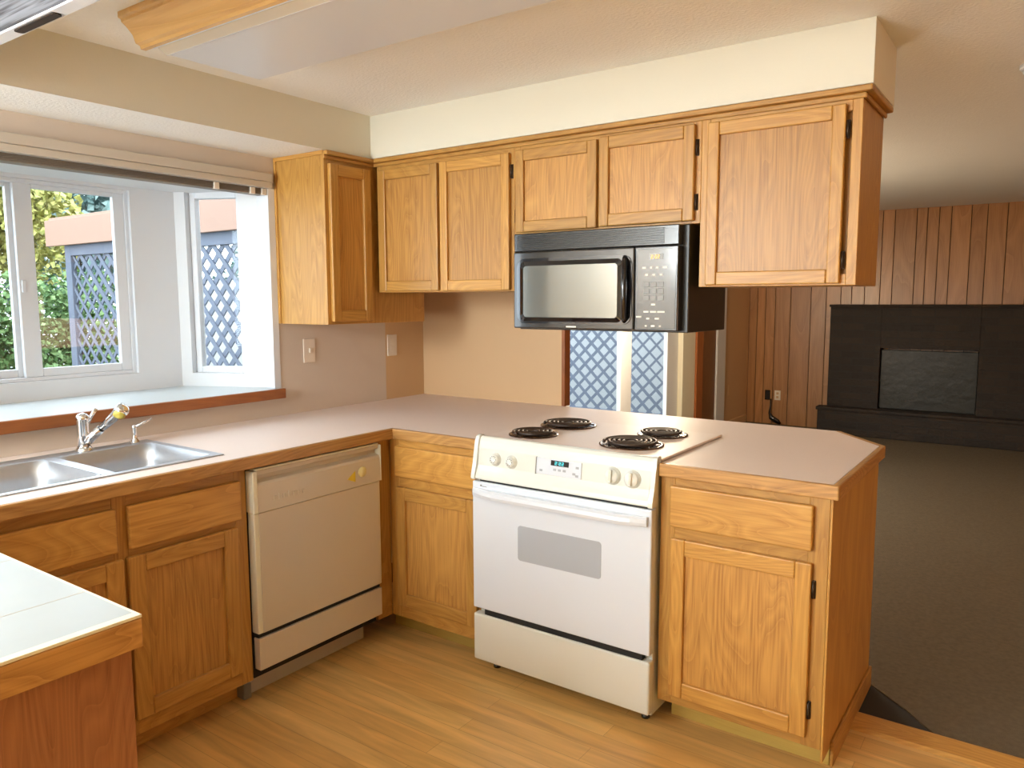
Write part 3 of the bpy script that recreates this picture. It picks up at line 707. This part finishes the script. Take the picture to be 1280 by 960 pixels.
for x in (gx0+.05, gx1-.05):
    part('leg', rg, lambda m: m.lathe([(.015, 0), (.015, .012), (.009, .014), (.009, .042)], (x, .03, 0), BLACK, seg=12))
    part('leg', rg, lambda m: m.lathe([(.015, 0), (.015, .012), (.009, .014), (.009, .042)], (x, .50, 0), BLACK, seg=12))
for x, y, r in [(1.302, .150, .088), (1.302, .415, .108), (1.712, .180, .108), (1.722, .430, .088)]:
    def coil(m):
        turns = 4.6 if r > .1 else 3.7; pts = []
        r0 = .018
        for k in range(int(turns*30)+1):
            a = 2*PI*k/30; q = r0+(r*.93-r0)*(k/(turns*30)); pts.append((x+q*math.cos(a), y+q*math.sin(a), .9485))
        m.tube(pts, .0062, COIL, 8)
        for k in range(3):
            a = 2*PI*k/3+.5; m.box(x-.001, x+.001, y-.001, y+.001, .938, .94, COIL, 0)
            m.tube([(x+.014*math.cos(a), y+.014*math.sin(a), .942), (x+r*math.cos(a), y+r*math.sin(a), .942)], .003, COIL, 6)
        m.lathe([(.016, .944-.9), (.016, .949-.9), (0, .950-.9)], (x, y, .9), COIL, seg=16)
    bn = part('burner', rg, coil)
    def pan(m):
        m.lathe([(r+.010, .9362), (r+.010, .940), (r+.002, .941), (r-.008, .9375), (r*.5, .9368), (0, .9366)], (x, y, 0), DRIP, seg=36, cap=False)
    part('drip_pan', bn, pan)

# ------------------------------------------------------------------ microwave
mw = thing('microwave', (1.53, .39, 1.35), 'black over-the-range microwave with keypad hung under the short cabinet', 'microwave')
mx0, mx1, my, mz0, mz1 = 1.180, 1.876, .190, 1.352, 1.7225
part('case', mw, lambda m: m.box(mx0+.002, mx1+.022, my+.042, UY1-.002, mz0-.006, mz1, BLACKSIDE, .003))
def grille(m):
    m.box(mx0, mx1, my+.004, my+.042, 1.652, mz1, BLACK, .004)
    for k in range(11): m.box(mx0+.015, mx1-.055, my+.0015, my+.012, 1.659+k*.0052, 1.6615+k*.0052, BLACKSIDE, .0006)
part('vent_grille', mw, grille)
mdx = 1.708
def mdoor(m):
    m.box(mx0, mdx, my, my+.042, mz0, 1.650, PANELGREY, .005)
    pts = [(p[0], my-.0001, p[1]) for p in rounded(1.198, 1.700, 1.372, 1.624, .035, 0)]
    m.prism(pts, (0, -.004, 0), BLACKGLOSS, .0015)
md = part('door', mw, mdoor)
part('door_window', md, lambda m: rr(m, 1.228, 1.648, 1.394, 1.597, .014, my-.0042, .004, MWGLASS), 'grey reflective door window')
def mfr(m):
    # dished rim round the window
    o = rounded(1.214, 1.662, 1.380, 1.612, .02, 0); i = rounded(1.230, 1.646, 1.396, 1.595, .014, 0); n = len(o)
    v = [(p[0], my-.0043, p[1]) for p in o]+[(p[0], my-.011, p[1]) for p in i]
    f = [(k, (k+1) % n, n+(k+1) % n, n+k) for k in range(n)]
    m.add(v, f, BLACKGLOSS, smooth=True)
part('window_rim', md, mfr)
part('nameplate', md, lambda m: m.box(1.425, 1.468, my-.0012, my-.0001, 1.3585, 1.364, KEYWHITE, 0), 'pale nameplate')
def mh(m):
    m.tube([(1.672, my-.002, 1.385), (1.678, my-.022, 1.400), (1.680, my-.026, 1.50), (1.678, my-.022, 1.600), (1.672, my-.002, 1.616)], [.008, .0095, .0095, .0095, .008], BLACKGLOSS, 12)
part('handle', md, mh)
kp = part('control_panel', mw, lambda m: (m.box(mdx+.003, mx1, my, my+.042, mz0, 1.650, BLACK, .004), m.box(mdx+.014, mx1-.008, my-.0015, my, mz0+.008, 1.640, PANELGREY, .0005)))
ds = part('display', kp, lambda m: m.box(1.768, 1.820, my-.003, my-.0016, 1.603, 1.624, BLACKGLOSS, 0), 'amber lit display')
part('display_digits', ds, lambda m: digits('2:22', lambda a, b, c, d: m.box(1.774+a, 1.774+b, my-.0038, my-.0031, 1.6065+c, 1.6065+d, AMBER, 0), .0075, .0135, .0028, .0022))
for x, w_ in [(1.748, .014), (1.775, .008), (1.798, .010), (1.826, .018)]:
    part('button', kp, lambda m: m.box(x-w_/2, x+w_/2, my-.0028, my-.0016, 1.572, 1.579, KEYWHITE, 0))
for x in (1.758, 1.785, 1.813): part('button', kp, lambda m: m.box(x-.006, x+.006, my-.0028, my-.0016, 1.547, 1.554, KEYWHITE, 0))
for z in (1.517, 1.493, 1.469):
    for x in (1.758, 1.785, 1.813): part('button', kp, lambda m: m.box(x-.011, x+.011, my-.0034, my-.0016, z-.009, z+.009, KEYGREY, .001))
for x, z, w_ in [(1.785, 1.446, .008), (1.785, 1.420, .012), (1.815, 1.420, .014), (1.758, 1.420, .010), (1.730, 1.402, .010), (1.765, 1.396, .006), (1.800, 1.396, .008), (1.758, 1.370, .004), (1.785, 1.370, .007), (1.812, 1.370, .004)]:
    part('button', kp, lambda m: m.box(x-w_, x+w_, my-.0028, my-.0016, z-.003, z+.003, KEYWHITE, 0))

# ------------------------------------------------------------------ ceiling things
fl = thing('fluorescent_ceiling_light', (1.4, -.82, 2.2), 'long boxed fluorescent ceiling light with pine moulding', 'ceiling light')
fx0, fx1 = .735, 2.75
def crownprof(y_out, y_in):
    s = 1 if y_in > y_out else -1; d = abs(y_in-y_out)
    return [(y_out, CZ-.001), (y_out, 2.282), (y_out+s*.1*d, 2.279), (y_out+s*.12*d, 2.272), (y_out+s*.30*d, 2.262), (y_out+s*.52*d, 2.244), (y_out+s*.62*d, 2.222), (y_out+s*.78*d, 2.218), (y_out+s*.80*d, 2.209), (y_in, 2.209), (y_in, CZ-.001)]
part('wood_moulding', fl, lambda m: m.prism([(fx0-.06, y, z) for y, z in crownprof(-1.085, -1.005)], (fx1-fx0+.1, 0, 0), PINE))
part('housing', fl, lambda m: m.box(fx0, fx1, -1.004, -.640, 2.222, CZ-.001, WHITE, .002))
def dfs(m):
    prof = [(-1.000, 2.2215), (-.965, 2.200), (-.637, 2.200), (-.628, 2.2215)]
    m.prism([(fx0-.012, y, z) for y, z in prof], (fx1-fx0+.02, 0, 0), DIFF, .0015)
part('diffuser', fl, dfs)
part('trim_bead', fl, lambda m: m.tube([(fx0-.02, -1.003, 2.2115), (fx1, -1.003, 2.2115)], .004, WHITE, 8))
part('diffuser_bead', fl, lambda m: m.tube([(fx0-.012, -.966, 2.1985), (fx1, -.966, 2.1985)], .003, WHITE, 8))
part('diffuser_lip', fl, lambda m: m.prism([(fx0-.012, -1.0005, 2.221), (fx0-.012, -1.0035, 2.2165), (fx0-.012, -.969, 2.196), (fx0-.012, -.9655, 2.1992)], (fx1-fx0+.02, 0, 0), DIFFSIDE))
bm_ = thing('wooden_beam', (.3, -1.42, 2.1), 'weathered grey wooden beam hung at the ceiling in the upper left corner', 'beam')
part('board', bm_, lambda m: m.box(.36, 1.42, -1.468, -1.432, 2.106, CZ-.001, GREYWOOD, .003))
part('lower_strip', bm_, lambda m: m.box(.36, 1.42, -1.4665, -1.432, 2.1, 2.1055, plain('pale_grey_strip', (.62, .65, .72), .6, vary=.15, vscale=14), .001), 'pale grey lower strip')  # paler than the board: light on the underside is put into the colour
part('slot_plate', bm_, lambda m: m.prism([(p[0], p[1], 2.0995) for p in rounded(.90, 1.10, -1.462, -1.440, .009, 0)], (0, 0, -.003), plain('slot_brown', (.02, .012, .008), .9)), 'dark brown slot plate')
sm = thing('smoke_detector', (2.81, 1.13, CZ-.04), 'round white smoke detector on the brown ceiling at the right edge', 'smoke detector')
part('base', sm, lambda m: m.lathe([(.066, 0), (.066, -.012), (.060, -.018), (0, -.018)], (2.855, 1.13, CZ+.009), WHITE, seg=28))
part('cover', sm, lambda m: m.lathe([(.058, -.0185), (.054, -.032), (.03, -.038), (0, -.038)], (2.855, 1.13, CZ+.009), WHITE, seg=28))

# ------------------------------------------------------------------ blind over the bay
bl = thing('window_blind', (0, -1.0, 1.967), 'raised almond mini blind with headrail above the bay window', 'blind')
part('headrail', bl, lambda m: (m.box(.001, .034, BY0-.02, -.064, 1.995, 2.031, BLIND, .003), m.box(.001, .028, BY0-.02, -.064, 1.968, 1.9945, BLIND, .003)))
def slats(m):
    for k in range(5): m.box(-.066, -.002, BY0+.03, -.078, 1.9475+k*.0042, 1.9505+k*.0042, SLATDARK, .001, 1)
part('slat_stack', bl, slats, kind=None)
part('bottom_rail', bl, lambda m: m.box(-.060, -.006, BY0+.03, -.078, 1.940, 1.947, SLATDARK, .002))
for y in (-.33, -.15, -.09):
    part('bracket', bl, lambda m: m.box(-.012, .004, y-.012, y+.012, 1.938, 1.966, PLATE, .002))

# ------------------------------------------------------------------ outlets
def plate_x(name, label, cat, y, z, x=0.0, mat=PLATE, kind='switch'):
    t = thing(name, (x, y, z), label, cat)
    part('cover_plate', t, lambda m: m.box(x+.0002, x+.006, y-.036, y+.036, z-.058, z+.058, mat, .003))
    if kind == 'switch': part('toggle', t, lambda m: m.box(x+.006, x+.014, y-.005, y+.005, z-.010, z+.012, mat, .002))
    else:
        for d in (-.02, .02): part('socket', t, lambda m: m.box(x+.006, x+.0075, y-.014, y+.014, z+d-.013, z+d+.013, mat, .003))
plate_x('light_switch', 'ivory light switch plate on the pinkish wall beside the bay window', 'light switch', .137, 1.222)
plate_x('wall_outlet', 'ivory outlet plate at the kitchen corner above the counter', 'outlet', .707, 1.220, kind='outlet')
plate_x('wall_outlet', 'faint tan outlet plate low on the strip of wall beyond the sliding door', 'outlet', 6.10, .44, kind='outlet', mat=TAN)
ot = thing('wall_outlet', (.372, YF, .345), 'pale outlet plate low on the wood panelled far wall', 'outlet')
part('cover_plate', ot, lambda m: m.box(.337, .407, YF-.006, YF-.0002, .288, .402, PLATEW, .003))
for d in (-.022, .022): part('socket', ot, lambda m: m.box(.358, .386, YF-.008, YF-.0062, .345+d-.013, .345+d+.013, TAN, .003))
ob = thing('junction_box', (.255, YF, .340), 'open black junction box left of the pale outlet on the panelling', 'junction box')
part('box', ob, lambda m: (m.box(.225, .288, YF-.004, YF-.0002, .285, .40, BLACK, .002), m.box(.235, .278, YF-.0052, YF-.0042, .295, .39, DARKGAP, 0)))
part('cable', ob, lambda m: m.tube([(.30, YF-.01, .30), (.305, YF-.03, .22), (.30, YF-.05, .14), (.33, YF-.08, .09), (.40, YF-.06, .045), (.43, YF-.05, .02)], [.008, .010, .014, .030, .028, .012], BLACK, 8), 'loose black cable')

# ------------------------------------------------------------------ fireplace
fp = thing('fireplace', (2.3, 6.5, .004), 'dark brick fireplace with raised hearth against the far panelled wall', 'fireplace')
fx_0, fx_1, fyf = .965, 4.1, 6.50
ox0, ox1, oz0, oz1 = 1.475, 2.372, .30, .945
def fbody(m):
    yb = YF-.001
    m.box(fx_0, ox0, fyf, yb, .004, 1.375, BRICK, .004); m.box(ox1, fx_1, fyf, yb, .004, 1.375, BRICK, .004)
    m.box(ox0, ox1, fyf, yb, oz1, 1.375, BRICK, .004); m.box(ox0, ox1, fyf, yb, .004, oz0, BRICK, .004)
part('brick_surround', fp, fbody)
part('mantel_cap', fp, lambda m: m.box(fx_0-.012, fx_1, fyf-.02, YF-.001, 1.3755, 1.402, BRICK, .005))
part('hearth', fp, lambda m: m.box(.90, fx_1, 6.36, fyf-.001, .004, .262, BRICK, .006))
part('hearth_slab', fp, lambda m: m.box(.885, fx_1, 6.345, fyf-.001, .2625, .298, BRICK, .006))
part('firebox_cover', fp, lambda m: m.box(ox0+.004, ox1-.004, fyf+.05, fyf+.08, oz0+.002, oz1-.02, INFILL, .006), 'greyish cover board filling the opening')

# ------------------------------------------------------------------ outdoors
struct('ground_patio', lambda m: m.box(-30, -.121, -14, 30, -.35, -.15, PATIO, 0))
def lattice(name, label, p0, ux, length, z0, z1, pitch, sw, fr=.07, th=.02, depth=(0, 1, 0), group=None):
    """p0: left bottom start, ux: horizontal unit direction"""
    t = thing(name, p0, label, 'lattice screen', group); ux = Vector(ux); p0 = Vector(p0); dp = Vector(depth)
    def bx(m, u0, u1, v0, v1, d0, d1, mat=LATTICE):
        q = [p0+ux*u0+dp*d0, p0+ux*u1+dp*d0, p0+ux*u1+dp*d1, p0+ux*u0+dp*d1]
        m.prism([(a.x, a.y, v0) for a in q], (0, 0, v1-v0), mat, .002, 1)
    def frm(m):
        bx(m, 0, fr, z0-.6, z1, -th, th); bx(m, length-fr, length, z0-.6, z1, -th, th)
        bx(m, fr, length-fr, z0, z0+fr*.8, -th, th); bx(m, fr, length-fr, z1-fr, z1, -th, th)
    part('frame', t, frm)
    def clip(a, b, c0, c1):
        pass
    def lay(m, sgn, d):
        H = z1-z0; c = -H if sgn > 0 else 0
        while c < length+H:
            # line u = c + sgn*(v) clipped to 0..length
            a, b = 0.0, H
            if sgn > 0: a = max(a, -c); b = min(b, length-c)
            else: a = max(a, c-length); b = min(b, c)
            if b-a > .03:
                h = sw*.7071
                pts = [(c+sgn*a-h, a), (c+sgn*a+h, a), (c+sgn*b+h, b), (c+sgn*b-h, b)]
                q = [p0+ux*min(max(u, 0), length)+dp*d+Vector((0, 0, z0+v)) for u, v in pts]
                m.prism([tuple((x.x, x.y, x.z-p0.z)) for x in q], tuple(dp*.008), LATTICE)
            c += pitch
    part('rising_slats', t, lambda m: lay(m, 1, .001)); part('falling_slats', t, lambda m: lay(m, -1, -.008))
    return t
lattice('lattice_screen', 'grey lattice screen under the peach fascia outside the bay window', (-3.05, .46, 0), (1, 0, 0), 2.85, .0, 1.88, .125, .034, .085)
lattice('lattice_screen', 'grey lattice screen seen through the sliding glass door', (-4.2, 5.6, 0), (1, 0, 0), 4.0, .13, 1.95, .168, .034, .06)
def fasc(m): m.box(-3.25, -.125, .40, .43, 1.87, 2.06, FASCIA, .003)
pc = thing('patio_cover', (-1.6, 1.0, 1.9), 'peach painted patio cover edge above the grey lattice', 'patio cover')
part('fascia', pc, fasc)
part('roof_slab', pc, lambda m: m.box(-3.25, -.125, .43, 1.3, 2.02, 2.08, FASCIA, .003))
part('post', pc, lambda m: m.box(-3.2, -3.1, 1.15, 1.25, -.15, 2.02, FASCIA, .003))
gw = MB(); gw.box(-5.6, -5.4, 2.25, 6.2, -.15, 1.72, STUCCO, .01); gw.build('garden_wall', None, 'pale garden wall glimpsed through lattice of the side bay window', 'wall')
gw = MB(); gw.box(-5.2, -.125, 7.6, 7.75, -.15, 2.4, STUCCO, .01); gw.build('privacy_wall', None, 'white wall behind the lattice outside the sliding door', 'wall')
def leaves(n, shape, size, seedv):
    rnd = random.Random(seedv); v = []; f = []
    for _ in range(n):
        c = shape(rnd); d = Vector((rnd.gauss(0, 1), rnd.gauss(0, 1), rnd.gauss(0, .8))).normalized()
        s = size*(.6+.8*rnd.random()); q = d.cross(Vector((rnd.gauss(0, 1), rnd.gauss(0, 1), rnd.gauss(0, 1)))).normalized()*s*.42
        nn = d.cross(q).normalized()*s*.12; k = len(v)
        v += [tuple(c), tuple(c+d*s*.5+q+nn), tuple(c+d*s), tuple(c+d*s*.5-q+nn)]; f.append((k, k+1, k+2, k+3))
    return v, f
def plant(name, label, cat, base, trunk, blobs, mat, n, size, seedv, group=None):
    t = thing(name, base, label, cat, group)
    for p, r in trunk: part('trunk', t, lambda m: m.tube(p, r, BARK, 8))
    def sh(r):
        b = blobs[r.randrange(len(blobs))]; d = Vector((r.gauss(0, 1), r.gauss(0, 1), r.gauss(0, 1))).normalized()*(r.random()**.4)
        return Vector((b[0]+d.x*b[3], b[1]+d.y*b[4], b[2]+d.z*b[5]))
    v, f = leaves(n, sh, size, seedv); m = MB(); m.add(v, f, mat); m.build('foliage', t)
G0 = -.15
hb = [(-5.1, y, z, .45, .45, .45) for y in (-2.6, -2.0, -1.4, -.8, -.2, .4, 1.0, 1.6) for z in (.3, .9, 1.35)]+[(-5.5, y, .8, .3, .5, .8) for y in (-2.4, -1.6, -.8, 0, .8, 1.5)]
plant('hedge', 'dense green hedge filling the lower half of the bay window view', 'hedge', (-5.1, -.3, G0), [([(-5.1, y, G0), (-5.1, y, 1.2)], [.03, .015]) for y in (-2, -.8, .4, 1.5)], hb, LEAFG, 34000, .055, 1)
plant('yellow_shrub', 'yellow-green willowy tree above the hedge left of the lattice', 'tree', (-6.2, 1.0, G0), [([(-6.2, 1.0, G0), (-6.2, 1.0, 1.5), (-6.1, 1.1, 2.4)], [.06, .05, .02])], [(-6.2, .6, 2.1, .7, .7, .7), (-6.0, 1.4, 2.3, .6, .6, .7), (-6.2, 1.1, 2.8, .6, .8, .6), (-6.2, 0, 2.5, .7, .7, .8), (-6.2, -1.0, 2.3, .7, .8, .7)], LEAFY, 15000, .07, 2)
for k, (x, y, h, s) in enumerate([(-12, 1.2, 3.9, 2.0), (-13, 5.2, 5.0, 1.9), (-11.5, 9.2, 3.6, 1.9), (-12, -3.0, 4.2, 2.2)]):
    plant('distant_tree', ['bluish green tree far behind the yellow shrub', 'far blue-green tree showing right of the yellow shrub above the fascia', 'far blue-green tree behind the pale garden wall', 'far blue-green tree beyond the left part of the hedge'][k], 'tree', (x, y, G0),
          [([(x, y, G0), (x, y, h*.6), (x+.1, y, h)], [.16, .12, .05])], [(x, y, h*.45, s, s*.9, h*.28), (x, y+.4, h*.75, s*.8, s*.8, h*.25)], LEAFB, 5000, .17, 10+k, 'trees beyond the garden')
